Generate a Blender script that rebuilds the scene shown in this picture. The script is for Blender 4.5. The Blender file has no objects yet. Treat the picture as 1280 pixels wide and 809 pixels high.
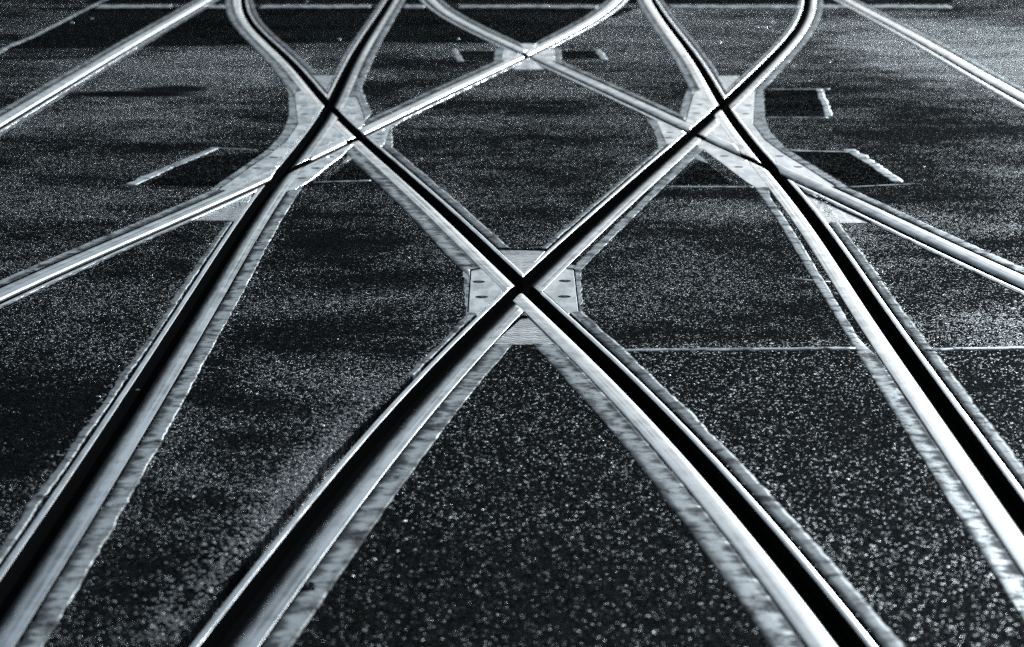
import bpy, bmesh, math, random
import numpy as np
from mathutils import Vector

random.seed(7)
rng = np.random.RandomState(11)
S = bpy.context.scene
COL = S.collection
R = math.radians

# ------------------------------------------------------------------ camera
FPX, W0, H0 = 2800.0, 1280.0, 809.0
CAM_H = 1.31
PITCH = math.atan((404.5 + 210.0) / FPX)
cd = bpy.data.cameras.new("camera")
cam = bpy.data.objects.new("camera", cd)
COL.objects.link(cam)
cam.location = (0, 0, CAM_H)
cam.rotation_euler = (math.pi / 2 - PITCH, 0, 0)
cd.sensor_width = 36.0
cd.lens = 36.0 * FPX / W0
cd.clip_start, cd.clip_end = 0.05, 2000
cd.dof.use_dof = True
cd.dof.focus_distance = 6.5
cd.dof.aperture_fstop = 5.0
S.camera = cam


def g(px, py):
    """photo pixel -> point of the ground plane (metres)"""
    x = (px - 640.0) / FPX
    y = -(py - 404.5) / FPX
    cp, sp = math.cos(PITCH), math.sin(PITCH)
    dy, dz = cp + sp * y, -sp + cp * y
    t = -CAM_H / dz
    return (x * t, dy * t)


# ------------------------------------------------------------------ node helpers
def new_mat(name):
    m = bpy.data.materials.new(name)
    m.use_nodes = True
    nt = m.node_tree
    return m, nt, nt.nodes["Principled BSDF"]


class NB:
    def __init__(self, nt):
        self.nt = nt

    def n(self, typ, **kw):
        nd = self.nt.nodes.new(typ)
        for k, v in kw.items():
            setattr(nd, k, v)
        return nd

    def link(self, a, b):
        self.nt.links.new(a, b)

    def val(self, sock, v):
        if hasattr(v, "is_output"):
            self.link(v, sock)
        else:
            sock.default_value = v

    def math(self, op, a, b=None, c=None, clamp=False):
        nd = self.n("ShaderNodeMath", operation=op, use_clamp=clamp)
        self.val(nd.inputs[0], a)
        if b is not None:
            self.val(nd.inputs[1], b)
        if c is not None:
            self.val(nd.inputs[2], c)
        return nd.outputs[0]

    def vmath(self, op, a, b=None, scale=None):
        nd = self.n("ShaderNodeVectorMath", operation=op)
        self.val(nd.inputs[0], a)
        if b is not None:
            self.val(nd.inputs[1], b)
        if scale is not None:
            self.val(nd.inputs["Scale"], scale)
        return nd.outputs[0]

    def noise(self, vec, scale, detail=2.0, rough=0.5, dist=0.0):
        nd = self.n("ShaderNodeTexNoise")
        self.link(vec, nd.inputs["Vector"])
        nd.inputs["Scale"].default_value = scale
        nd.inputs["Detail"].default_value = detail
        nd.inputs["Roughness"].default_value = rough
        nd.inputs["Distortion"].default_value = dist
        return nd

    def remap(self, v, a, b, c, d, smooth=False):
        nd = self.n("ShaderNodeMapRange", interpolation_type="SMOOTHSTEP" if smooth else "LINEAR")
        self.val(nd.inputs[0], v)
        for i, q in enumerate((a, b, c, d)):
            self.val(nd.inputs[i + 1], q)
        return nd.outputs[0]

    def mixc(self, f, a, b):
        nd = self.n("ShaderNodeMix", data_type="RGBA")
        self.val(nd.inputs[0], f)
        self.val(nd.inputs[6], a)
        self.val(nd.inputs[7], b)
        return nd.outputs[2]

    def bump(self, h, strength, dist, normal=None):
        nd = self.n("ShaderNodeBump")
        nd.inputs["Strength"].default_value = strength
        nd.inputs["Distance"].default_value = dist
        self.link(h, nd.inputs["Height"])
        if normal is not None:
            self.link(normal, nd.inputs["Normal"])
        return nd.outputs[0]

    def scalevec(self, vec, s):
        nd = self.n("ShaderNodeMapping")
        self.link(vec, nd.inputs["Vector"])
        nd.inputs["Scale"].default_value = s
        return nd.outputs[0]


def c4(r, g_=None, b=None):
    if g_ is None:
        return (r, r, r, 1)
    return (r, g_, b, 1)


def asphalt(name, lo, hi, tilt=0.75, cell=175.0, rough=(0.26, 0.45), band=0.3, spec=0.6, dip_shade=False, shine=1.0, gl=0.55, thr=0.66, wear_sheen=()):
    """open-graded asphalt: each stone is a facet with its own tilt, colour and gloss"""
    m, nt, P = new_mat(name)
    b = NB(nt)
    geo = b.n("ShaderNodeNewGeometry")
    pos = geo.outputs["Position"]
    wob = b.noise(pos, 34, 2.0)
    p2 = b.vmath("ADD", pos, b.vmath("SCALE", wob.outputs["Color"], scale=0.022))
    vor = b.n("ShaderNodeTexVoronoi", voronoi_dimensions="2D", feature="F1")
    b.link(p2, vor.inputs["Vector"])
    vor.inputs["Scale"].default_value = cell
    sep = b.n("ShaderNodeSeparateColor")
    b.link(vor.outputs["Color"], sep.inputs[0])
    vor2 = b.n("ShaderNodeTexVoronoi", voronoi_dimensions="2D", feature="F1")
    b.link(p2, vor2.inputs["Vector"])
    vor2.inputs["Scale"].default_value = cell * 2.3
    # broad wear: polished strips and rough, dark ones
    wear = b.noise(b.scalevec(pos, (0.55, 1.0, 1.0)), 1.5, 4.0, 0.6, 0.4)
    wear2 = b.noise(pos, 7.0, 3.0, 0.6)
    wv = b.math("ADD", b.math("MULTIPLY", wear.outputs["Fac"], 0.75), b.math("MULTIPLY", wear2.outputs["Fac"], 0.25))
    worn_sheen = b.remap(wv, 0.38, 0.62, 0.0, 1.0, True)
    if wear_sheen:
        sl_ = b.n("ShaderNodeSeparateXYZ")
        b.link(pos, sl_.inputs[0])
        ln = b.noise(b.scalevec(pos, (1.0, 1.0, 1.0)), 4.0, 4.0, 0.65)
        for (cx, cy, rx, ry, amt) in wear_sheen:
            dx = b.math("DIVIDE", b.math("SUBTRACT", sl_.outputs[0], cx), rx)
            dy = b.math("DIVIDE", b.math("SUBTRACT", sl_.outputs[1], cy), ry)
            dd = b.math("ADD", b.math("MULTIPLY", dx, dx), b.math("MULTIPLY", dy, dy))
            dd = b.math("ADD", dd, b.math("MULTIPLY", b.math("SUBTRACT", ln.outputs["Fac"], 0.5), 2.2))
            worn_sheen = b.math("ADD", worn_sheen, b.remap(dd, 0.1, 1.3, amt, 0.0, True))  # adds real wear patches and painted sheen alike
    # facets
    tl = b.vmath("MULTIPLY", b.vmath("SUBTRACT", vor.outputs["Color"], (0.5, 0.5, 0.5)), (tilt, tilt, 0))
    t2 = b.vmath("MULTIPLY", b.vmath("SUBTRACT", vor2.outputs["Color"], (0.5, 0.5, 0.5)), (tilt * 0.5, tilt * 0.5, 0))
    und = b.vmath("MULTIPLY", b.vmath("SUBTRACT", wear.outputs["Color"], (0.5, 0.5, 0.5)), (0.10, 0.16, 0))
    nrm = b.vmath("NORMALIZE", b.vmath("ADD", b.vmath("ADD", geo.outputs["Normal"], und), b.vmath("ADD", tl, t2)))
    h = b.math("SUBTRACT", 1.0, b.math("POWER", vor.outputs["Distance"], 1.5))
    nb = b.bump(h, 0.9, 0.004, nrm)
    pit = b.remap(vor.outputs["Distance"], 0.35, 0.62, 1.0, 0.25, True)
    stone = b.math("MULTIPLY", b.math("POWER", sep.outputs[2], 3.0), 1.0)
    f = b.math("MULTIPLY", b.math("ADD", b.math("MULTIPLY", stone, 0.7), b.math("MULTIPLY", worn_sheen, band)), pit)
    colr = b.mixc(f, c4(*lo), c4(*hi))
    # only some stones are polished enough to glint
    pol = b.remap(b.math("ADD", sep.outputs[0], b.math("MULTIPLY", b.math("SUBTRACT", worn_sheen, 0.5), gl)), thr + 0.09, thr + 0.22, 0.0, 1.0, True)
    rg = b.remap(sep.outputs[1], 0, 1, rough[0], rough[1])
    sp = b.math("MULTIPLY", b.remap(pol, 0, 1, spec * 0.02, spec), pit)
    if dip_shade:
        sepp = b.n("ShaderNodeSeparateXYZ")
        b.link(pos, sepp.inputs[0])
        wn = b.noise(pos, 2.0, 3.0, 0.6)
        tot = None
        for (cx, cy, rx, ry, amt) in dip_shade:
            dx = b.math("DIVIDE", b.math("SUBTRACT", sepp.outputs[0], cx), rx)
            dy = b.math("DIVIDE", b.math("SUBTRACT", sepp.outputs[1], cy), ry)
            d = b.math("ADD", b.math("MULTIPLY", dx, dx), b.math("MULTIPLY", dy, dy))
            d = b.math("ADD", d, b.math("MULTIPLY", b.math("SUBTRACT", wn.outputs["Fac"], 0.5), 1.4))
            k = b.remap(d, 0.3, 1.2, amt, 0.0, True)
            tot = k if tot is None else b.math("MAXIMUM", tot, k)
        colr = b.mixc(tot, colr, c4(0.006, 0.007, 0.008))  # shade of the dip painted into the asphalt colour
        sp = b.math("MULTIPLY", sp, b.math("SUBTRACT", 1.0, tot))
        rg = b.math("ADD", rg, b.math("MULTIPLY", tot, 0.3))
    nt.nodes.remove(P)
    df = b.n("ShaderNodeBsdfDiffuse")
    gs = b.n("ShaderNodeBsdfGlossy")
    mx = b.n("ShaderNodeMixShader")
    b.link(colr, df.inputs["Color"])
    b.link(nb, df.inputs["Normal"])
    b.link(nb, gs.inputs["Normal"])
    gs.inputs["Color"].default_value = (0.9, 0.95, 1.0, 1)
    b.link(rg, gs.inputs["Roughness"])
    b.link(sp, mx.inputs[0])
    b.link(df.outputs[0], mx.inputs[1])
    b.link(gs.outputs[0], mx.inputs[2])
    b.link(mx.outputs[0], nt.nodes["Material Output"].inputs["Surface"])
    return m


def steel(name, base, rough, streak=(3.0, 220.0), dirt_shade=0.25, bump=0.28, metallic=1.0, uv=True, edges=None, film_shade=0.3):
    m, nt, P = new_mat(name)
    b = NB(nt)
    if uv:
        src = b.n("ShaderNodeUVMap").outputs[0]
    else:
        src = b.n("ShaderNodeNewGeometry").outputs["Position"]
    s1 = b.noise(b.scalevec(src, (streak[0], streak[1], 1)), 1.0, 3.0, 0.65)
    geo = b.n("ShaderNodeNewGeometry")
    blot = b.noise(geo.outputs["Position"], 9.0, 4.0, 0.65)
    fine = b.noise(geo.outputs["Position"], 260.0, 2.0, 0.6)
    d = b.remap(b.math("ADD", b.math("MULTIPLY", s1.outputs["Fac"], 0.6), b.math("MULTIPLY", blot.outputs["Fac"], 0.4)), 0.42, 0.62, 0.0, 1.0, True)
    col = b.mixc(b.math("MULTIPLY", d, dirt_shade), c4(*base), c4(base[0] * 0.35, base[1] * 0.36, base[2] * 0.38))
    b.link(col, P.inputs["Base Color"])
    P.inputs["Metallic"].default_value = metallic
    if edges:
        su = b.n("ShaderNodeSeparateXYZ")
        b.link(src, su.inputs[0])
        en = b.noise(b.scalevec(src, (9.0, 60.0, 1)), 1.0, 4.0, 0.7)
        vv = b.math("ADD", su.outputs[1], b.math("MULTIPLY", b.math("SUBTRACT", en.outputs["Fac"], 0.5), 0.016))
        dg = b.math("MAXIMUM", b.remap(vv, edges[0], edges[1], edges[2], 0.0, True), b.remap(vv, 0.071, 0.080, 0.0, edges[3], True))  # gauge-side band: painted dark reflection; outer band: rusty edge
        mid = b.math("MULTIPLY", b.remap(b.math("ABSOLUTE", b.math("SUBTRACT", vv, 0.052)), 0.0, 0.006, edges[4], 0.0, True), 1.0)  # painted dark reflection along the middle of the head
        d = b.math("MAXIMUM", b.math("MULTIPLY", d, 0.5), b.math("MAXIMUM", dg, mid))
        col = b.mixc(b.math("MULTIPLY", d, dirt_shade), c4(*base), c4(base[0] * 0.10, base[1] * 0.125, base[2] * 0.15))
        b.link(col, P.inputs["Base Color"])
    rg = b.math("ADD", b.remap(d, 0, 1, rough[0], rough[1]), b.math("MULTIPLY", b.math("SUBTRACT", fine.outputs["Fac"], 0.5), 0.12))
    b.link(rg, P.inputs["Roughness"])
    hh = b.math("ADD", b.math("MULTIPLY", s1.outputs["Fac"], 1.0), b.math("MULTIPLY", fine.outputs["Fac"], 0.4))
    nb = b.bump(hh, bump, 0.0015)
    b.link(nb, P.inputs["Normal"])
    df = b.n("ShaderNodeBsdfDiffuse")
    df.inputs["Color"].default_value = (0.010, 0.012, 0.014, 1)
    b.link(nb, df.inputs["Normal"])
    mx = b.n("ShaderNodeMixShader")
    b.link(b.math("MULTIPLY", d, film_shade), mx.inputs[0])
    b.link(P.outputs[0], mx.inputs[1])
    b.link(df.outputs[0], mx.inputs[2])
    b.link(mx.outputs[0], nt.nodes["Material Output"].inputs["Surface"])
    return m


def grime(name, base, rough=0.85, spec=0.03):
    m, nt, P = new_mat(name)
    b = NB(nt)
    pos = b.n("ShaderNodeNewGeometry").outputs["Position"]
    n1 = b.noise(pos, 120.0, 3.0, 0.6)
    b.link(b.mixc(n1.outputs["Fac"], c4(base * 0.5), c4(base, base * 1.02, base * 1.05)), P.inputs["Base Color"])
    P.inputs["Roughness"].default_value = rough
    P.inputs["Specular IOR Level"].default_value = spec
    b.link(b.bump(n1.outputs["Fac"], 0.6, 0.003), P.inputs["Normal"])
    return m


def grout(name, lo, hi, rough=(0.4, 0.62), spec=0.16, uv=True):
    """smooth poured joint filler: transverse scuffs, stains and pits"""
    m, nt, P = new_mat(name)
    b = NB(nt)
    pos = b.n("ShaderNodeNewGeometry").outputs["Position"]
    src = b.n("ShaderNodeUVMap").outputs[0] if uv else pos
    scuff = b.noise(b.scalevec(src, (26.0, 16.0, 1)), 1.0, 4.0, 0.7, 0.8)
    blot = b.noise(pos, 11.0, 4.0, 0.7, 0.3)
    fine = b.noise(pos, 240.0, 3.0, 0.7)
    f = b.remap(b.math("ADD", b.math("MULTIPLY", scuff.outputs["Fac"], 0.4), b.math("MULTIPLY", blot.outputs["Fac"], 0.6)), 0.36, 0.56, 0.0, 1.0, True)
    pits = b.remap(fine.outputs["Fac"], 0.25, 0.42, 0.35, 1.0)
    f = b.math("MULTIPLY", f, pits)
    if uv:
        su = b.n("ShaderNodeSeparateXYZ")
        b.link(src, su.inputs[0])
        ed = b.noise(b.scalevec(src, (22.0, 6.0, 1)), 1.0, 4.0, 0.7)
        vv = b.math("ADD", b.math("MULTIPLY", b.math("SUBTRACT", ed.outputs["Fac"], 0.5), 0.09), su.outputs[1])
        near = b.remap(vv, 0.086, 0.108, 0.08, 1.0, True)
        lipside = b.math("LESS_THAN", su.outputs[1], 0.0)
        f = b.math("MULTIPLY", f, b.math("MAXIMUM", near, b.math("MULTIPLY", lipside, 0.55)))
    hh = b.math("ADD", b.math("MULTIPLY", scuff.outputs["Fac"], 0.8), b.math("MULTIPLY", fine.outputs["Fac"], 0.35))
    nb = b.bump(hh, 0.4, 0.003)
    nt.nodes.remove(P)
    df = b.n("ShaderNodeBsdfDiffuse")
    gs = b.n("ShaderNodeBsdfGlossy")
    mx = b.n("ShaderNodeMixShader")
    ck = b.n("ShaderNodeTexVoronoi", voronoi_dimensions="2D", feature="DISTANCE_TO_EDGE")
    b.link(b.vmath("ADD", b.scalevec(src, (9.0, 2.5, 1)) if uv else b.scalevec(pos, (4.0, 4.0, 1)), b.vmath("SCALE", blot.outputs["Color"], scale=0.8)), ck.inputs["Vector"])
    ck.inputs["Scale"].default_value = 1.0
    crack = b.remap(ck.outputs["Distance"], 0.006, 0.03, 0.1, 1.0)
    f = b.math("MULTIPLY", f, crack)
    if uv:
        oe = b.noise(b.scalevec(src, (7.0, 10.0, 1)), 1.0, 4.0, 0.7)
        f = b.math("MULTIPLY", f, b.remap(b.math("ADD", su.outputs[1], b.math("MULTIPLY", b.math("SUBTRACT", oe.outputs["Fac"], 0.5), 0.08)), 0.118, 0.142, 1.0, 0.3, True))
    b.link(b.mixc(f, c4(*lo), c4(*hi)), df.inputs["Color"])
    b.link(nb, df.inputs["Normal"])
    b.link(nb, gs.inputs["Normal"])
    gs.inputs["Color"].default_value = (0.92, 0.96, 1.0, 1)
    b.link(b.remap(f, 0, 1, rough[1], rough[0]), gs.inputs["Roughness"])
    b.link(b.remap(f, 0, 1, spec * 0.12, spec), mx.inputs[0])
    b.link(df.outputs[0], mx.inputs[1])
    b.link(gs.outputs[0], mx.inputs[2])
    b.link(mx.outputs[0], nt.nodes["Material Output"].inputs["Surface"])
    return m


def tread(name):
    """steel tread plate: rows of short raised scales"""
    m, nt, P = new_mat(name)
    b = NB(nt)
    pos = b.n("ShaderNodeNewGeometry").outputs["Position"]
    wob = b.noise(pos, 26, 2.0)
    sx = b.n("ShaderNodeSeparateXYZ")
    b.link(pos, sx.inputs[0])
    sc = b.math("ABSOLUTE", b.math("SINE", b.math("MULTIPLY", sx.outputs[0], math.pi / 0.03)))
    ph = b.math("ADD", b.math("ADD", b.math("MULTIPLY", sx.outputs[1], 1 / 0.026), b.math("MULTIPLY", sc, 0.35)), b.math("MULTIPLY", wob.outputs["Fac"], 0.9))
    rid = b.math("POWER", b.math("ABSOLUTE", b.math("SINE", b.math("MULTIPLY", ph, math.pi))), 0.7)
    blot = b.noise(pos, 14.0, 4.0, 0.65)
    f = b.remap(blot.outputs["Fac"], 0.35, 0.6, 0, 1, True)
    f = b.math("MULTIPLY", b.remap(f, 0, 1, 0.45, 1.0), b.remap(rid, 0.2, 0.8, 0.6, 1.0, True))
    b.link(b.mixc(f, c4(0.03, 0.032, 0.034), c4(0.5, 0.52, 0.53)), P.inputs["Base Color"])
    P.inputs["Metallic"].default_value = 0.9
    b.link(b.remap(f, 0, 1, 0.55, 0.36), P.inputs["Roughness"])
    b.link(b.bump(rid, 0.5, 0.004), P.inputs["Normal"])
    return m


DIP_SHADES = []  # dark ovals painting the soft shade of a dip in the road
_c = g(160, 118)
DIP_SHADES.append((_c[0], _c[1], 0.42, 0.17, 0.95))
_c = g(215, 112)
DIP_SHADES.append((_c[0], _c[1], 0.2, 0.2, 0.9))
WEAR_SHEEN = []  # polished patches, plus far sheen painted into colour and gloss
for (px, py, rx, ry, amt) in [(440, 470, 0.34, 0.28, 0.8), (1225, 412, 0.22, 0.22, 0.9), (352, 648, 0.05, 0.5, 1.5), (412, 580, 0.045, 0.28, 1.5), (262, 780, 0.035, 0.22, 1.2), (1215, 62, 0.9, 3.0, 1.9), (830, 40, 1.6, 3.5, 0.7),
                              (660, 108, 0.6, 0.5, 0.55), (120, 260, 0.35, 0.3, 0.4), (880, 262, 0.25, 0.3, 0.5), (1060, 290, 0.1, 0.5, 0.5), (250, 88, 1.0, 1.7, 1.1), (90, 150, 0.8, 0.8, 0.5), (190, 720, 0.18, 0.6, -0.35), (200, 140, 0.5, 0.5, 0.4), (780, 20, 0.6, 1.0, 0.6),
                              (440, 300, 0.25, 0.5, -0.3), (150, 330, 0.3, 0.5, -0.3), (40, 560, 0.35, 0.8, -0.3), (60, 200, 0.7, 0.6, -0.3), (330, 560, 0.16, 0.3, -0.5), (700, 230, 0.5, 0.5, -0.3), (870, 330, 0.3, 0.3, 0.25)]:
    q = g(px, py)
    WEAR_SHEEN.append((q[0], q[1], rx, ry, amt))
M_ROAD = asphalt("asphalt_worn_sheen", (0.0015, 0.0020, 0.0023), (0.028, 0.031, 0.033), tilt=0.9, dip_shade=DIP_SHADES, wear_sheen=WEAR_SHEEN, spec=0.23, gl=0.21, thr=0.738, cell=250.0)
M_DARK = asphalt("asphalt_fresh", (0.0012, 0.0016, 0.0018), (0.02, 0.022, 0.0235), tilt=1.0, band=0.04, spec=0.27, gl=0.06, thr=0.792, cell=225.0)
M_PATCH = asphalt("asphalt_patch", (0.0016, 0.002, 0.0022), (0.02, 0.022, 0.023), tilt=0.8, band=0.10, spec=0.022, gl=0.15)
M_HEAD = steel("rail_steel_dark_reflection", (0.53, 0.56, 0.585), (0.2, 0.42), streak=(0.5, 95.0), dirt_shade=0.6, edges=(0.030, 0.060, 1.0, 0.25, 0.35), film_shade=0.97)  # reflected dark surroundings painted as bands in the steel colour
M_HEADR = steel("rail_steel_bright_gauge", (0.55, 0.58, 0.60), (0.2, 0.42), streak=(0.5, 95.0), dirt_shade=0.5, edges=(0.021, 0.029, 0.8, 0.5, 0.12), film_shade=0.8)  # same steel with only a thin dark gauge band
M_LIP = steel("lip_steel", (0.55, 0.58, 0.61), (0.24, 0.42))
M_WALL = grime("groove_grime_shade", 0.011, 1.0, 0.0)  # grime with the groove's shade painted into its near-black colour
M_FROG = steel("casting_steel", (0.52, 0.55, 0.57), (0.26, 0.5), streak=(18.0, 5.0), dirt_shade=0.4, film_shade=0.16, bump=0.12, uv=False)
M_GROUT = grout("joint_filler", (0.035, 0.037, 0.04), (0.46, 0.485, 0.495))
M_RING = grout("ring_filler", (0.035, 0.037, 0.04), (0.46, 0.485, 0.495), uv=False)
M_SEAL = grout("seal_compound", (0.02, 0.022, 0.024), (0.55, 0.58, 0.59), spec=0.2, uv=False)
M_TREAD = tread("tread_plate_steel")
M_BOLT = steel("bolt_steel", (0.08, 0.085, 0.09), (0.4, 0.6), uv=False)
M_STONE = grime("stone_chip", 0.45, 0.4, 0.6)
M_GROOVE = steel("shallow_groove_steel", (0.2, 0.21, 0.22), (0.4, 0.6), dirt_shade=0.6, film_shade=0.7)
M_GLASS, _nt, _p = new_mat("shard_glass")
_p.inputs["Base Color"].default_value = (0.8, 0.86, 0.88, 1)
_p.inputs["Roughness"].default_value = 0.22
_p.inputs["Metallic"].default_value = 0.6

# ------------------------------------------------------------------ rail alignments
# groove traced in the photo; off = metres added to x to reach the groove's centre
HALF = 0.021
TR = {
    "A": (+HALF, [(0, 724), (85, 600), (153.5, 497.5), (217.5, 400), (240.5, 365), (296, 280), (341, 217), (384, 165.6), (406, 129.7), (424, 95), (465, 27.5), (483, 0)]),
    "B": (+HALF, [(246.5, 809), (326.5, 708), (413, 600), (500, 500), (565.0, 433), (602.5, 395.5), (653.0, 346), (727, 280), (820, 198), (857.5, 166), (898, 130), (957.5, 73), (980, 50), (994.5, 30), (1001.5, 14), (1004.5, 0)]),
    "C": (-HALF, [(1087, 809), (911.7, 600), (815, 497.5), (748, 433), (710, 398), (656, 350), (583.5, 280), (500, 207.8), (456, 168.5), (416, 131), (380, 88.7), (347.5, 57.5), (321, 32.5), (311, 15), (307, 0)]),
    "D": (-HALF, [(1280, 624.5), (1260.9, 600), (1185, 495), (1113.7, 400), (1100, 378), (1030, 279), (981, 220), (957.5, 193), (907, 126.5), (887, 92.5), (856, 50), (820, 0)]),
    "E": (0, [(0, 376.5), (59.7, 347), (145, 309.8), (215, 280), (320, 233), (367, 211), (394, 197.5), (447, 173), (495, 149), (550, 122.5), (600, 98.7), (660, 70.5), (700, 50), (750, 22.5), (775, 3)]),
    "F": (0, [(1280, 359), (1210, 328), (1150, 299.5), (1085, 267.5), (1035, 243), (977.5, 217.5), (920, 191.5), (865, 167), (820, 145), (802, 136), (740, 107.5), (700, 89), (660, 70.5), (635, 58.7), (600, 42.5), (562, 22.5), (532, 0)]),
    "G": (0, [(0, 158.7), (60, 122), (125, 82.5), (190, 43.5), (235, 17), (262, 1)]),
    "H": (0, [(1051, 0), (1120, 37), (1175, 68), (1225, 97.5), (1280, 128.5)]),
}
SIDE = {"A": 1, "B": 1, "C": -1, "D": -1, "E": -1, "F": 1, "G": -1, "H": 1}
STEP = 0.05
Y0, Y1 = 1.6, 27.0


def align(key):
    off, pts = TR[key]
    gp = np.array([g(*p) for p in pts])
    gp[:, 0] += off
    gp = gp[np.argsort(gp[:, 1])]
    lo, hi = gp[0, 1], gp[-1, 1]
    ys = np.arange(lo, hi + STEP, STEP)
    n = len(ys)
    A = np.zeros((n, n))
    r = np.zeros(n)
    for x, y in gp:
        k = min(int((y - lo) / STEP), n - 2)
        f = (y - ys[k]) / STEP
        w = (CAM_H * FPX / y / CAM_H) ** 2 / 1e5
        v = np.zeros(n)
        v[k], v[k + 1] = 1 - f, f
        A += w * np.outer(v, v)
        r += w * v * x
    D = np.diff(np.eye(n), 3, axis=0) / STEP ** 2.5
    A += LAM * D.T @ D
    D2 = np.diff(np.eye(n), 2, axis=0) / STEP ** 1.5
    A += LAM * 0.05 * D2.T @ D2
    xs = np.linalg.solve(A, r)
    s0 = (xs[4] - xs[0]) / (ys[4] - ys[0])
    s1 = (xs[-1] - xs[-5]) / (ys[-1] - ys[-5])
    ya = np.arange(Y0, lo - STEP * 0.5, 0.25)
    yb = np.arange(hi + STEP * 1.5, Y1, 0.25)
    xs = np.concatenate([xs[0] + (ya - ys[0]) * s0, xs, xs[-1] + (yb - ys[-1]) * s1])
    ys = np.concatenate([ya, ys, yb])
    return np.stack([xs, ys], 1)


LAM = 0.02
PATH = {k: align(k) for k in TR}


def frames(P):
    T = np.gradient(P, axis=0)
    T /= np.linalg.norm(T, axis=1)[:, None]
    N = np.stack([T[:, 1], -T[:, 0]], 1)     # to the right of travel
    s = np.concatenate([[0], np.cumsum(np.linalg.norm(np.diff(P, axis=0), axis=1))])
    return N, s


def resample(P, step):
    N, s = frames(P)
    q = np.arange(0, s[-1], step)
    return np.stack([np.interp(q, s, P[:, 0]), np.interp(q, s, P[:, 1])], 1)


# ------------------------------------------------------------------ mesh helpers
def mk(name, verts, faces, mats, midx=None, uvs=None, smooth=False, parent=None):
    me = bpy.data.meshes.new(name)
    me.from_pydata([tuple(map(float, v)) for v in verts], [], faces)
    for m in mats:
        me.materials.append(m)
    if midx is not None:
        me.polygons.foreach_set("material_index", midx)
    if smooth is not False:
        me.polygons.foreach_set("use_smooth", [bool(smooth)] * len(me.polygons) if isinstance(smooth, bool) else smooth)
    if uvs is not None:
        ul = me.uv_layers.new(name="UVMap")
        li = np.zeros(len(me.loops), dtype=np.int32)
        me.loops.foreach_get("vertex_index", li)
        ul.data.foreach_set("uv", np.asarray(uvs, dtype=np.float32)[li].ravel())
    bm = bmesh.new()
    bm.from_mesh(me)
    bmesh.ops.recalc_face_normals(bm, faces=bm.faces)
    bm.to_mesh(me)
    bm.free()
    o = bpy.data.objects.new(name, me)
    COL.objects.link(o)
    if parent is not None:
        o.parent = parent
    return o


def sweep(name, P, prof, side, mats, seg_mat=None, seg_smooth=None, parent=None, tfun=None, zfun=None):
    """closed bar: prof = [(t, z)...] around the section, t towards the running head"""
    N, s = frames(P)
    n, k = len(P), len(prof)
    verts, uvs = [], []
    for i in range(n):
        for j, (t, z) in enumerate(prof):
            tt = t if tfun is None else tfun(i, j, t)
            zz = z if zfun is None else zfun(i, j, z)
            q = P[i] + N[i] * tt * side
            verts.append((q[0], q[1], zz))
            uvs.append((s[i], tt))
    faces, mi, sm = [], [], []
    for i in range(n - 1):
        for j in range(k):
            a, b_ = i * k + j, i * k + (j + 1) % k
            faces.append((a, b_, b_ + k, a + k))
            mi.append(seg_mat[j] if seg_mat else 0)
            sm.append(bool(seg_smooth[j]) if seg_smooth else False)
    faces.append(tuple(range(k)))
    faces.append(tuple((n - 1) * k + j for j in range(k)))
    mi += [0, 0]
    sm += [False, False]
    return mk(name, verts, faces, mats, mi, uvs, sm, parent)


def prism(name, poly, z0, z1, mats, parent=None, bevel=0.0):
    n = len(poly)
    a = sum(poly[i][0] * poly[(i + 1) % n][1] - poly[(i + 1) % n][0] * poly[i][1] for i in range(n))
    if a < 0:
        poly = poly[::-1]
    verts = [(x, y, z0) for x, y in poly]
    faces = [tuple(range(n))[::-1]]
    if bevel:
        verts += [(x, y, z1 - bevel) for x, y in poly]
        verts += [(x, y, z1) for x, y in grow(poly, -bevel)]
        lv = 3
    else:
        verts += [(x, y, z1) for x, y in poly]
        lv = 2
    for L in range(lv - 1):
        for i in range(n):
            j = (i + 1) % n
            faces.append((L * n + i, L * n + j, (L + 1) * n + j, (L + 1) * n + i))
    faces.append(tuple((lv - 1) * n + i for i in range(n)))
    return mk(name, verts, faces, mats, parent=parent)


def grow(poly, d):
    """offset a polygon outward by d"""
    n = len(poly)
    a = sum(poly[i][0] * poly[(i + 1) % n][1] - poly[(i + 1) % n][0] * poly[i][1] for i in range(n))
    P = [Vector(p) for p in (poly if a > 0 else poly[::-1])]
    out = []
    for i in range(n):
        e1 = (P[i] - P[i - 1]).normalized()
        e2 = (P[(i + 1) % n] - P[i]).normalized()
        n1, n2 = Vector((e1.y, -e1.x)), Vector((e2.y, -e2.x))
        b = n1 + n2
        L = max(b.length_squared / 2, 0.5)
        out.append(tuple(P[i] + b * (d / L)))
    return out


def rag(poly, step, amp, seed=0):
    """a polygon with its edges subdivided and roughened"""
    r = np.random.RandomState(seed)
    out = []
    n = len(poly)
    for i in range(n):
        p, q = np.array(poly[i]), np.array(poly[(i + 1) % n])
        L = np.linalg.norm(q - p)
        k = max(1, int(L / step))
        d = (q - p) / L
        nn = np.array([d[1], -d[0]])
        for j in range(k):
            out.append(tuple(p + (q - p) * j / k + nn * r.uniform(-amp, amp)))
    return out


CUTS = []


def cutter(o):
    CUTS.append(o)
    return o


def cut(o, cs, solver="MANIFOLD"):
    if not cs:
        return o
    for c in cs:
        md = o.modifiers.new("cut", "BOOLEAN")
        md.operation = "DIFFERENCE"
        md.object = c
        md.solver = solver
    dg = bpy.context.evaluated_depsgraph_get()
    me = bpy.data.meshes.new_from_object(o.evaluated_get(dg))
    if len(me.polygons) == 0 and solver == "MANIFOLD":
        o.modifiers.clear()
        return cut(o, cs, "EXACT")
    old = o.data
    o.modifiers.clear()
    o.data = me
    bpy.data.meshes.remove(old)
    return o


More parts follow.
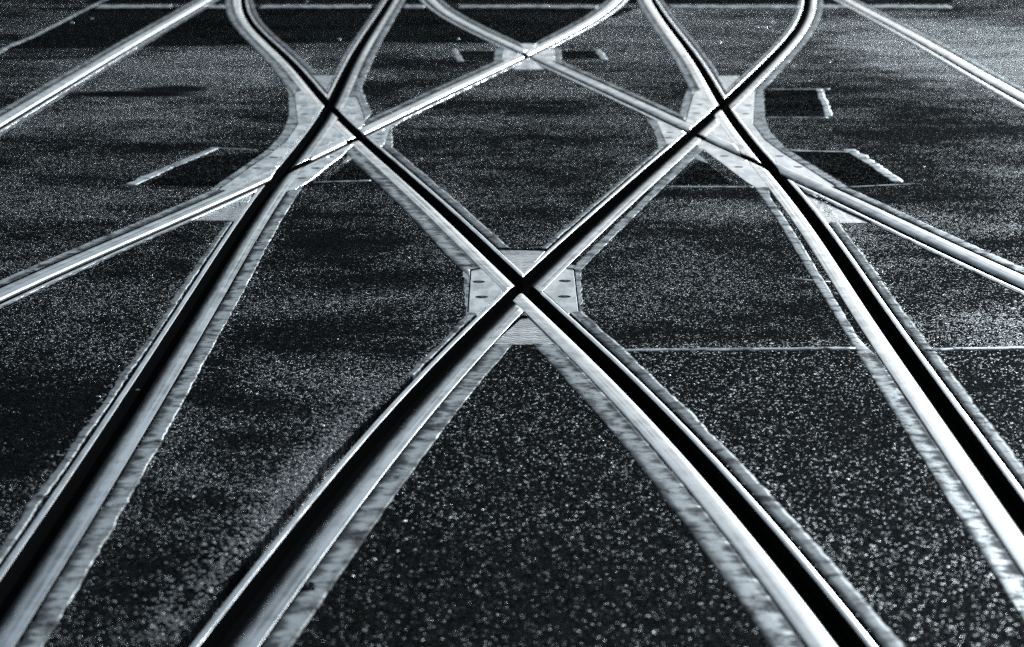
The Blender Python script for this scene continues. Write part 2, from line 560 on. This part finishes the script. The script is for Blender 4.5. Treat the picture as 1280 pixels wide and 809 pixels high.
def bar(name, key, t0, t1, z0=-0.25, z1=0.2):
    return cutter(sweep(name, PATH[key], [(t0, z0), (t1, z0), (t1, z1), (t0, z1)], SIDE[key], [M_WALL]))


KEYS = "ADCBEFGH"                      # priority order where bodies overlap
HEAD_T, LIP_T = 0.078, -0.036
GCUT = {k: bar("c_groove", k, -HALF, HALF, -0.0225 if k in "EF" else -0.044) for k in KEYS}
ECUT = {k: bar("c_env", k, LIP_T - 0.0006, HEAD_T + 0.0006) for k in KEYS}
BCUT = {k: bar("c_body", k, -HALF - 0.0004, HEAD_T + 0.0004) for k in KEYS}
HCUT = {k: bar("c_head", k, HALF - 0.0004, HEAD_T + 0.0004) for k in KEYS}
TCUT = {k: bar("c_trench", k, LIP_T - 0.004, HEAD_T + 0.004, -0.5) for k in KEYS}
FCUT = {k: bar("c_fill", k, LIP_T - 0.006, HEAD_T + 0.006) for k in KEYS}


def mind(a, b):
    d = PATH[a][:, None, :] - PATH[b][None, :, :]
    return math.sqrt((d ** 2).sum(2).min())


CROSS = {a: [b for b in KEYS if b != a and mind(a, b) < 0.3] for a in KEYS}

HEAD_PROF = [(0.021, -0.10), (0.021, -0.016), (0.0222, -0.0108), (0.0255, -0.0066), (0.0305, -0.0038), (0.037, -0.0020), (0.044, -0.0010), (0.052, -0.0004), (0.060, 0.0),
             (0.068, -0.0002), (0.0742, -0.0007), (0.0775, -0.0012), (0.078, -0.0018), (0.078, -0.10)]
HEAD_MAT = [1, 0, 0, 0, 0, 0, 0, 0, 0, 0, 0, 0, 1, 1]
HEAD_SM = [0, 1, 1, 1, 1, 1, 1, 1, 1, 1, 1, 0, 0, 0]
LIP_PROF = [(-0.036, -0.10), (-0.036, -0.0045), (-0.0354, -0.0024), (-0.0340, -0.0014), (-0.029, -0.0008), (-0.0222, -0.0012), (-0.0214, -0.0016), (-0.021, -0.0024), (-0.021, -0.10)]
LIP_MAT = [1, 0, 0, 0, 0, 0, 0, 1, 1]
LIP_SM = [0, 1, 1, 1, 1, 0, 0, 0, 0]


def noise1(n, scale, seed):
    r = np.random.RandomState(seed)
    k = max(4, int(n / scale) + 4)
    v = r.uniform(-1, 1, k)
    x = np.arange(n) / scale
    return np.interp(x, np.arange(k), v)


# ------------------------------------------------------------------ frogs (crossing castings): polygons traced in the photo
def gp(pts):
    return [g(*p) for p in pts]


FROGS = {
    "near": dict(
        rails="BC",
        plates=[
            [(589, 338), (601, 336), (640, 362), (627, 378), (604, 398), (598, 396), (594, 391.5), (585.5, 391)],
            [(717, 337), (704, 335), (668, 362), (680, 378), (704, 398), (709, 395), (712, 391), (723, 390)],
        ],
        treads=[
            [(624, 310.6), (682, 311.6), (656, 340), (650, 340)],
            [(652, 396), (661, 396), (700, 430.5), (613, 430.5)],
        ],
        bolts=[(598.5, 352), (602, 371), (706, 351), (705.5, 370.5)],
        fill=[
            [(579, 334), (604, 330), (640, 362), (600, 402), (592, 408), (582, 404)],
            [(727, 334), (700, 330), (668, 362), (706, 402), (716, 404), (727, 402)],
        ],
    ),
    "left": dict(
        rails="ACE",
        plates=[
            [(370, 114), (368.5, 120), (372.6, 154.7), (359, 175), (337.5, 192), (314, 208), (272, 238), (300, 237), (360, 200), (400, 150), (406, 130), (385, 112)],
            [(406, 140), (446, 172), (420, 190), (372, 214)],
            [(431, 121), (445, 121), (453, 140.6), (456.5, 154.7), (448, 162), (430, 150), (412, 131)],
            [(491, 152), (479.7, 181), (472, 184), (452, 173), (468, 160)],
            [(365, 214), (400, 195), (448, 173), (441, 181), (427, 195), (409, 208), (391, 223), (369, 237.5), (350, 240)],
        ],
        treads=[
            [(318, 238), (296, 275.5), (240, 275.5)],
            [(390, 92.5), (418, 93), (408, 113)],
        ],
        bolts=[(380, 132.5), (381, 142.5), (342, 196.5), (320, 210), (440, 131.8), (442.5, 141.8), (478, 162), (476, 167.6), (472.5, 173), (412.5, 196), (394.5, 210), (377.5, 222.5)],
        fill=[[(353, 99), (361, 117), (361, 144), (354.7, 164), (336, 186), (300, 212), (262, 238), (300, 238), (365, 190), (400, 140), (380, 108)],
              [(448, 98), (452, 112), (464, 142), (448, 160), (425, 130), (430, 100)],
              [(505, 150), (490, 160), (490, 185), (494, 194), (460, 170), (480, 152)],
              [(427, 205), (432, 199), (446, 183), (458, 184), (478, 203), (462, 204), (440, 199)]],
    ),
    "right": dict(
        rails="BDF",
        plates=[
            [(930, 113), (943.4, 113), (941, 154.7), (956, 175), (979, 192), (1007, 209), (1046, 234), (1015, 230), (955, 200), (925, 155), (906, 128)],
            [(907, 138), (950, 206), (905, 190), (862, 168)],
            [(868, 114), (857, 152), (866, 156), (875, 154), (898, 132), (878, 112)],
            [(821, 150), (833, 180), (842, 180), (860, 167), (838, 154)],
            [(862, 172), (871, 181), (895, 198), (932, 226), (946, 235), (962, 234), (958, 213), (900, 184)],
        ],
        treads=[
            [(999, 238), (1030, 278.5), (1090, 278.5)],
            [(897.5, 93.5), (925, 93.5), (908, 113)],
        ],
        bolts=[(935, 131.7), (932.5, 142), (974, 195), (998, 208.6), (874, 130.5), (871, 141.4), (840.5, 158.6), (837.5, 165.5), (835, 172), (905, 195), (923, 208.6)],
        fill=[[(954, 112), (956, 148), (962, 165), (985, 188), (1060, 234), (1010, 236), (950, 190), (915, 140), (928, 112)],
              [(858, 112), (850, 142), (848, 153), (866, 160), (890, 130), (880, 112)],
              [(808, 150), (818, 164), (822, 182), (822, 190), (850, 170), (830, 152)],
              [(886, 205), (880, 200), (866, 184), (854, 184), (838, 202), (850, 203), (868, 199)]],
    ),
    "far": dict(
        rails="EF",
        plates=[
            [(628, 62), (627, 76), (645, 76), (660, 70), (640, 61)],
            [(692, 61), (694, 76), (678, 77), (662, 70), (676, 61)],
            [(660, 72), (640, 86.5), (681, 86.5)],
            [(660, 69), (650, 54), (671, 54)],
        ],
        treads=[], bolts=[],
        fill=[[(619, 62), (618, 77), (645, 80), (660, 70), (640, 58)],
              [(700, 61), (702, 77), (678, 80), (662, 70), (676, 58)]],
    ),
}

PLATECUT, FILLCUT = {}, {}
for fk, F in FROGS.items():
    PLATECUT[fk] = [cutter(prism("c_plate", grow(gp(p), 0.0035), -0.3, 0.2, [M_WALL])) for p in F["plates"] + F["treads"]]
ALLPLATES = [c for v in PLATECUT.values() for c in v]

# ------------------------------------------------------------------ rails
RAIL_INFO = {
    "A": ("grooved rail from the lower left edge straight up through the left crossing plates", 0.128, 0.019),
    "B": ("grooved rail rising from the bottom left through the near X to the upper right bend", 0.133, 0.018),
    "C": ("grooved rail rising from the bottom right through the near X to the upper left bend", 0.142, 0.034),
    "D": ("broad bright grooved rail from the right edge straight up through the right crossing plates", 0.132, 0.030),
    "E": ("grooved rail slanting from the left edge over the left crossing plates to the far X", 0.122, 0.010),
    "F": ("grooved rail slanting from the right edge over the right crossing plates to the far X", 0.126, 0.010),
    "G": ("grooved rail crossing the top left corner without meeting any other rail", 0.125, 0.026),
    "H": ("grooved rail crossing the top right corner without meeting any other rail", 0.125, 0.022),
}
RAILS = {}
YSEAM = g(1000, 437)[1]
for idx, k in enumerate(KEYS):
    lab, fo, lw = RAIL_INFO[k]
    P = PATH[k]
    c = P[len(P) // 3]
    root = bpy.data.objects.new("grooved_rail", None)
    COL.objects.link(root)
    root["label"], root["category"], root["group"] = lab, "tram rail", "grooved tram rails set in the road"
    RAILS[k] = root
    hi = [j for j in CROSS[k] if KEYS.index(j) < idx]
    lo = [j for j in CROSS[k] if KEYS.index(j) > idx]
    sd = SIDE[k]
    h = sweep("running_head", P, HEAD_PROF, sd, [M_HEAD if k in "AB" else M_HEADR, M_WALL], HEAD_MAT if k not in "AG" else HEAD_MAT[:11] + [1, 1, 1], HEAD_SM, root)  # dark chamfer on A and G paints out the sunlit rim
    cut(h, [BCUT[j] for j in hi] + [GCUT[j] for j in lo])
    l = sweep("guard_lip", P, LIP_PROF, sd, [M_LIP, M_WALL], LIP_MAT, LIP_SM, root)
    cut(l, [ECUT[j] for j in hi] + [HCUT[j] for j in lo] + [GCUT[j] for j in lo])
    zf = (-0.0270 if k in "EF" else -0.0455) - 0.0006 * idx
    f = sweep("groove_floor", P, [(-0.0208, -0.09 - 0.001 * idx), (0.0208, -0.09 - 0.001 * idx), (0.0208, zf + 0.003), (0.0, zf), (-0.0208, zf + 0.003)], sd, [M_GROOVE if k in "EF" else M_WALL], parent=root)
    cut(f, [BCUT[j] for j in hi])
    # joint filler, both sides, with a broken outer edge
    Q = resample(P, 0.014)
    Q = Q[(Q[:, 1] > 2.6) & (Q[:, 1] < 19.5)]
    n = len(Q)
    ra = 0.7 if k in "AG" else 0.45
    e = ra * (0.004 * noise1(n, 40, 10 + idx) + 0.003 * noise1(n, 1.3, 30 + idx) + 0.002 * noise1(n, 6, 80 + idx))
    e2 = (0.003 * noise1(n, 9, 50 + idx) + 0.0022 * noise1(n, 1.7, 60 + idx)) * (0.55 if k in "CDF" else 1.0)
    br = np.maximum(0, noise1(n, 3.0, 70 + idx) - 0.6) * 0.004
    t0 = np.full(n, 0.0835)
    if k == "D":
        t0 = np.where((Q[:, 1] > YSEAM) & (Q[:, 1] < 8.2), 0.101, 0.0835)
    if k == "B":
        t0 = np.where((Q[:, 1] > 6.75) & (Q[:, 1] < 8.4), 0.099, 0.0835)
    t0 = np.convolve(np.pad(t0, 6, mode="edge"), np.ones(13) / 13, "valid")
    t1 = fo + e
    zz = 0.0005 * noise1(n, 6, 90 + idx) + 0.0008 * noise1(n, 20, 91 + idx)

    ez = np.clip(0.8 * noise1(n, 5, 120 + idx) + 0.6 * noise1(n, 1.5, 130 + idx), -1, 0.6)

    def tf(i, j, t, t0=t0, t1=t1, e2=e2):
        a, b_ = t0[i] + max(0, e2[i]) * 1.3, t1[i]
        return a + (b_ - a) * t

    def zf_(i, j, z, zz=zz, br=br, ez=ez):
        return z if z < 0 else max(0.0004, z + zz[i] * (0.4 + 0.3 * (j % 3)) - br[i]) if 0.0019 < z else max(0.0009, z + 0.0012 * ez[i])

    fl = sweep("joint_filler", Q, [(0.0, -0.03), (0.0, 0.0016), (0.12, 0.0022), (0.45, 0.0026), (0.80, 0.0030), (0.93, 0.0027), (1.0, 0.0019), (1.0, -0.03)], sd, [M_GROUT],
               None, [0, 1, 1, 1, 1, 1, 0, 0], root, tf, zf_)
    cut(fl, [FCUT[j] for j in CROSS[k]] + ([c_ for c_ in ALLPLATES]))
    wid = lw + 0.55 * np.minimum(e, 0.004) + e2

    if k == "B":
        keep = Q[:, 1] > 5.35
        o_ = int(np.argmax(keep))
        Q, wid, e2, zz, br, ez = Q[o_:], wid[o_:], e2[o_:], zz[o_:], br[o_:], ez[o_:]

    def tf2(i, j, t, wid=wid, e2=e2):
        a = -0.0415 - max(0, e2[i])
        return a - max(0.004, wid[i]) * t

    def zf2(i, j, z, zz=zz, br=br, ez=ez):
        return z if z < 0 else max(0.0004, z + zz[i] * 0.7 - br[i]) if 0.0016 < z else max(0.0008, z + 0.001 * ez[i])

    fl2 = sweep("joint_filler", Q, [(0.0, -0.03), (0.0, 0.0014), (0.3, 0.0020), (0.75, 0.0022), (1.0, 0.0015), (1.0, -0.03)], sd, [M_GROUT],
                None, [0, 1, 1, 1, 0, 0], root, tf2, zf2)
    cut(fl2, [FCUT[j] for j in CROSS[k]] + ([c_ for c_ in ALLPLATES]))

# ------------------------------------------------------------------ frogs
FROG_LABEL = {
    "near": "crossing casting with pale bolted side plates at the near X of two rails",
    "left": "left cluster of pale bolted crossing plates where three rails meet",
    "right": "right cluster of pale bolted crossing plates where three rails meet",
    "far": "small far crossing casting at the X near the top of the road",
}


def disc(c, r, n=20, ph=0.0):
    return [(c[0] + r * math.cos(ph + 2 * math.pi * i / n), c[1] + r * math.sin(ph + 2 * math.pi * i / n)) for i in range(n)]


for fk, F in FROGS.items():
    root = bpy.data.objects.new("crossing_frog", None)
    COL.objects.link(root)
    root["label"], root["category"], root["group"] = FROG_LABEL[fk], "rail crossing", "steel crossings between the rails"
    env = [ECUT[j] for j in F["rails"]]
    holes = []
    for q in F["bolts"]:
        c = g(*q)
        holes.append(cutter(prism("c_hole", disc(c, 0.019), -0.014, 0.1, [M_WALL])))
        bp = prism("bolt", disc(c, 0.0125, 6, random.random()), -0.02, -0.0055, [M_BOLT], root, 0.0015)
        cut(bp, env)
        if not len(bp.data.polygons):
            bpy.data.objects.remove(bp)
    for p in F["plates"]:
        o = prism("casting_plate", gp(p), -0.09, -0.0006, [M_FROG], root, 0.0012)
        cut(o, env + holes)
    for p in F["treads"]:
        o = prism("tread_plate", gp(p), -0.09, -0.004, [M_TREAD], root, 0.0012)
        cut(o, env)
    for i, p in enumerate(F["fill"]):
        o = prism("joint_filler", rag(gp(p), 0.03, 0.004, i), -0.03, 0.0022, [M_RING], root, 0.0012)
        cut(o, [FCUT[j] for j in F["rails"]] + PLATECUT[fk])

# ------------------------------------------------------------------ road
road = prism("road", [(-150, -40), (150, -40), (150, 300), (-150, 300)], -0.3, 0.0, [M_ROAD])
road["kind"] = "structure"
GQ = resample(PATH["B"], 0.02)
GQ = GQ[GQ[:, 1] < 5.5]
gn = len(GQ)
gw = 0.017 + 0.007 * noise1(gn, 22, 401) + 0.005 * noise1(gn, 5, 402) + 0.0012 * noise1(gn, 1.5, 403)
gw = np.maximum(0.002, gw * np.clip((5.45 - GQ[:, 1]) / 0.5, 0, 1))
GAP = cutter(sweep("c_gap", GQ, [(-0.030, -0.026), (-0.0405, -0.026), (-0.0405, 0.2), (-0.030, 0.2)], 1, [M_WALL], tfun=lambda i, j, t: t if t > -0.035 else t - gw[i]))
cut(road, [TCUT[k] for k in KEYS] + ALLPLATES + [GAP])
sub = mk("ground", [(-400, -100, -0.31), (400, -100, -0.31), (400, 900, -0.31), (-400, 900, -0.31)], [(0, 1, 2, 3)], [M_DARK])
sub["kind"] = "structure"


def thing(o, label, cat, group=None):
    o["label"], o["category"] = label, cat
    if group:
        o["group"] = group
    return o


def patch(pts, label, mat=M_PATCH, z=0.0012, seals=(), seed=0, rails=KEYS, plates=()):
    o = prism("asphalt_patch", rag(gp(pts), 0.05, 0.004, seed), -0.02, z, [mat], None, 0.0006)
    thing(o, label, "road patch", "patches of darker asphalt")
    cut(o, [TCUT[j] for j in rails] + [PLATECUT[q][i] for q in plates for i in range(len(PLATECUT[q]))])
    for i, (pl, w) in enumerate(seals):
        strip(pl, w, "seal_strip", o, seed + i + 3)
    return o


def strip(pl, w, name, parent, seed, z=0.0016, mat=None, rails=KEYS):
    q = resample(np.array(gp(pl)), 0.02)
    n = len(q)
    n1 = noise1(n, 3, seed) * 0.16 * w + noise1(n, 1.3, seed + 1) * 0.10 * w
    n2 = noise1(n, 5, seed + 2) * 0.16 * w + noise1(n, 1.2, seed + 3) * 0.10 * w

    def tf(i, j, t):
        return t + (n1[i] if t < 0 else n2[i] if t > 0 else 0)

    o = sweep(name, q, [(-w / 2, -0.015), (-w / 2, z * 0.5), (-w * 0.3, z), (0.0, z * 1.05), (w * 0.3, z), (w / 2, z * 0.5), (w / 2, -0.015)], 1, [mat or M_SEAL], None,
              [0, 1, 1, 1, 1, 0, 0], parent, tf)
    cut(o, [FCUT[j] for j in rails])
    return o


patch([(957, 113), (1022, 113), (1032, 146), (957, 146)], "small black rectangular patch beside the right crossing plates",
      seals=[([(957, 112), (1040, 111.5)], 0.03), ([(1024, 112), (1037, 146)], 0.036), ([(956, 147), (1038, 147)], 0.018)], seed=1, rails="BD")
patch([(985, 189), (1062, 190), (1120, 230), (1066, 232), (1030, 212)], "dark slanting patch beyond the right slanting rail with pale zigzag edge",
      seals=[([(978, 186), (1000, 189), (1062, 190)], 0.035), ([(1062, 187), (1126, 229)], 0.05), ([(1060, 234), (1155, 229.5)], 0.018)], seed=2, rails="DF", plates=["right"])
patch([(185, 231), (222, 208), (258, 196), (330, 190), (318, 206), (268, 232)], "dark slanting patch left of the left crossing plates with pale edge",
      seals=[([(160, 232), (222, 205), (270, 184.5)], 0.042), ([(268, 185), (326, 188)], 0.015)], seed=3, rails="AE", plates=["left"])
patch([(574, 64.5), (617, 63.5), (617, 74.5), (578, 75)], "narrow black patch left of the far X",
      seals=[([(567, 62), (576, 77)], 0.04), ([(567, 63), (618, 63)], 0.03)], seed=4, rails="EF", plates=["far"])
patch([(703, 64), (746, 64), (750, 73.5), (703, 74)], "narrow black patch right of the far X",
      seals=[([(746, 62), (756, 75)], 0.04)], seed=5, rails="EF", plates=["far"])
patch([(12, 61), (44, 46), (84, 25.5), (114, 9.5), (800, 9.5), (705, 44), (668, 54.5), (405, 53), (260, 58)], "wide black asphalt patch across the far road behind the crossings", seed=6,
      seals=[([(-10, 71), (11, 58), (42, 45.5), (82, 25), (111, 10), (136, -2)], 0.035)])
patch([(110, -14), (1190, -14), (1190, 5), (700, 5), (110, 5)], "thin black asphalt band beyond the pale transverse line", seed=7)
patch([(775, 439), (1074, 439), (1340, 860), (1150, 860)], "black coarse asphalt between the two right rails in front of the seam", mat=M_DARK, seed=8, rails="CD")
patch([(1165, 440), (1330, 438), (1420, 700), (1330, 660)], "black coarse asphalt strip right of the broad rail in front of the seam", mat=M_DARK, seed=9, rails="DF")
patch([(617, 432), (697, 432), (1060, 900), (250, 900)], "black coarse asphalt wedge inside the near X", mat=M_DARK, seed=10, rails="BC", plates=["near"])

for pl, w, lab in [([(762, 438.5), (860, 437.5), (1076, 436)], 0.03, "thin pale seam across the asphalt between the two right rails"),
                   ([(1158, 439), (1190, 436.5), (1340, 435)], 0.032, "thin pale seam running from the broad rail to the right edge")]:
    thing(strip(pl, w, "asphalt_seam", None, 20, 0.0028), lab, "road seam", "pale sealed seams")
for (xa, xb, lab) in [(122, 216, "pale strip piece crossing the black far asphalt left of the corner rail"),
                      (260, 285, "very short pale strip piece between the corner rail and the upper left bend"),
                      (326, 464, "pale strip piece across the far road right of the upper left bend"),
                      (505, 534, "short pale strip piece left of the far rail bend near the top"),
                      (574, 747, "long pale strip piece over the black asphalt behind the far X"),
                      (838, 1188, "longest pale strip piece crossing the bright far road at the upper right")]:
    thing(strip([(xa, 8.5), ((xa + xb) / 2, 8.5), (xb, 8.5)], 0.27, "transverse_strip", None, 31 + xa, 0.002), lab, "road strip", "pale strip pieces across the far road")
patch([(882, 203), (916, 230), (840, 231), (872, 202)], "small dark triangular patch under the right crossing plates between two rails", seals=[([(836, 233.5), (946, 234)], 0.022)], seed=11, rails="BD", plates=["right"])
patch([(432, 206), (440, 203), (468, 224), (408, 226)], "small dark triangular patch under the left crossing plates between two rails", seals=[([(392, 228), (468, 226)], 0.018)], seed=12, rails="AC", plates=["left"])
thing(strip([(984, 348), (1010, 350), (1042, 353)], 0.02, "seal_smear", None, 77), "short pale smear of sealant beside the broad rail", "sealant smear")

# ------------------------------------------------------------------ loose bits
def pebble(name, p, r, mat, seed, flat=0.6, sub=1):
    rr = np.random.RandomState(seed)
    bm = bmesh.new()
    bmesh.ops.create_icosphere(bm, subdivisions=sub, radius=1.0)
    for v in bm.verts:
        v.co *= 1 + rr.uniform(-0.25, 0.25) * (1.0 if sub == 1 else 0.25)
        v.co = Vector((v.co.x * r * rr.uniform(0.95, 1.05), v.co.y * r * 0.8, v.co.z * r * flat))
    me = bpy.data.meshes.new(name)
    bm.to_mesh(me)
    bm.free()
    me.materials.append(mat)
    if sub > 1:
        me.polygons.foreach_set("use_smooth", [True] * len(me.polygons))
    o = bpy.data.objects.new(name, me)
    o.location = (p[0], p[1], r * flat * 0.5)
    o.rotation_euler = (rr.uniform(-.3, .3), rr.uniform(-.3, .3), rr.uniform(0, 6))
    COL.objects.link(o)
    return o


for i, q in enumerate([(905, 517.5), (172, 488), (352, 300), (897, 301), (1155, 209), (613, 374 + 60), (468, 700), (1060, 600)]):
    if i == 5:
        continue
    thing(pebble("pebble", g(*q), 0.008 if i == 0 else 0.006, M_STONE, 200 + i, 0.35), "small pale flat stone lying loose on the asphalt", "pebble", "pale loose stones on the asphalt")
for i, q in enumerate([(946, 35), (966, 29), (962, 29), (957, 36), (939, 28), (887, 53.5), (900, 54.5), (935, 67), (1037, 79), (90, 29), (115, 24), (573, 49.5), (424, 50), (384, 2)]):
    thing(pebble("glass_shard", g(*q), 0.014 if i < 9 else 0.011, M_GLASS, 300 + i, 0.5, 2), "tiny glinting bright shard on the far asphalt", "shard", "bright shards glinting on the far asphalt")


def grit(zones, n, name, mat, label):
    rr = np.random.RandomState(5)
    base = bmesh.new()
    bmesh.ops.create_icosphere(base, subdivisions=1, radius=1.0)
    bv = np.array([v.co[:] for v in base.verts])
    bf = [tuple(v.index for v in f.verts) for f in base.faces]
    base.free()
    V, Fc = [], []
    for (k, ya, yb, tc, sd_, cnt) in zones:
        P = resample(PATH[k], 0.02)
        N, _ = frames(P)
        ok = np.where((P[:, 1] > ya) & (P[:, 1] < yb))[0]
        for _ in range(cnt // 2):
            i = rr.choice(ok)
            t = tc - abs(rr.normal(0, sd_)) * (1 if tc < 0 else -1)
            q = P[i] + N[i] * t * SIDE[k] + rr.uniform(-0.011, 0.011, 2)
            r = rr.uniform(0.0014, 0.0036) * (1.5 if rr.rand() < 0.1 else 1)
            vv = bv * (1 + rr.uniform(-0.25, 0.25, (len(bv), 1))) * r * np.array([1.2, 0.9, 0.42])
            a = rr.uniform(0, 6.28)
            x = vv[:, 0] * math.cos(a) - vv[:, 1] * math.sin(a) + q[0]
            y = vv[:, 0] * math.sin(a) + vv[:, 1] * math.cos(a) + q[1]
            o = len(V)
            V.extend(np.stack([x, y, vv[:, 2] + r * 0.35], 1).tolist())
            Fc.extend([(f[0] + o, f[1] + o, f[2] + o) for f in bf])
    ob = mk(name, V, Fc, [mat])
    ob["kind"] = "stuff"
    ob["label"], ob["category"] = label, "grit"
    return ob


grit([("B", 3.5, 5.3, -0.066, 0.05, 3600), ("B", 5.2, 5.8, -0.055, 0.02, 300), ("A", 4.2, 8.0, -0.055, 0.015, 600), ("D", 5.6, 8.2, -0.062, 0.015, 900),
      ("C", 3.6, 5.6, -0.08, 0.02, 500), ("C", 7.3, 8.5, -0.055, 0.02, 400), ("B", 7.3, 8.5, -0.055, 0.02, 400), ("A", 4.0, 8.0, 0.13, 0.012, 500)],
     0, "loose_grit", M_STONE, "loose grit and crumbled asphalt gathered along the rails")

for c_ in CUTS:
    bpy.data.objects.remove(c_)

# ------------------------------------------------------------------ light
SUN_EL, SUN_AZ = R(16), R(20)          # azimuth clockwise from straight ahead (+Y)
w = bpy.data.worlds.new("World")
S.world = w
w.use_nodes = True
nt = w.node_tree
bg = nt.nodes["Background"]
sky = nt.nodes.new("ShaderNodeTexSky")
sky.sky_type = "NISHITA"
sky.sun_disc = False
sky.sun_elevation = SUN_EL
sky.sun_rotation = SUN_AZ
sky.air_density, sky.dust_density, sky.ozone_density = 1.0, 0.6, 4.0
hs = nt.nodes.new("ShaderNodeHueSaturation")
hs.inputs["Saturation"].default_value = 0.42
hs.inputs["Hue"].default_value = 0.475
nt.links.new(sky.outputs[0], hs.inputs["Color"])
nt.links.new(hs.outputs[0], bg.inputs["Color"])
bg.inputs["Strength"].default_value = 0.10
sl = bpy.data.lights.new("sun", "SUN")
sl.energy = 3.0
sl.angle = R(0.5)
sl.color = (0.9, 0.985, 1.0)
so = bpy.data.objects.new("sun", sl)
COL.objects.link(so)
d = Vector((math.sin(SUN_AZ) * math.cos(SUN_EL), math.cos(SUN_AZ) * math.cos(SUN_EL), math.sin(SUN_EL)))
so.rotation_euler = d.to_track_quat("Z", "Y").to_euler()

S.view_settings.view_transform = "Standard"
S.view_settings.look = "None"
S.view_settings.exposure = 0.2
S.view_settings.gamma = 1.0
S.view_settings.use_curve_mapping = False
S.cycles.use_denoising = False
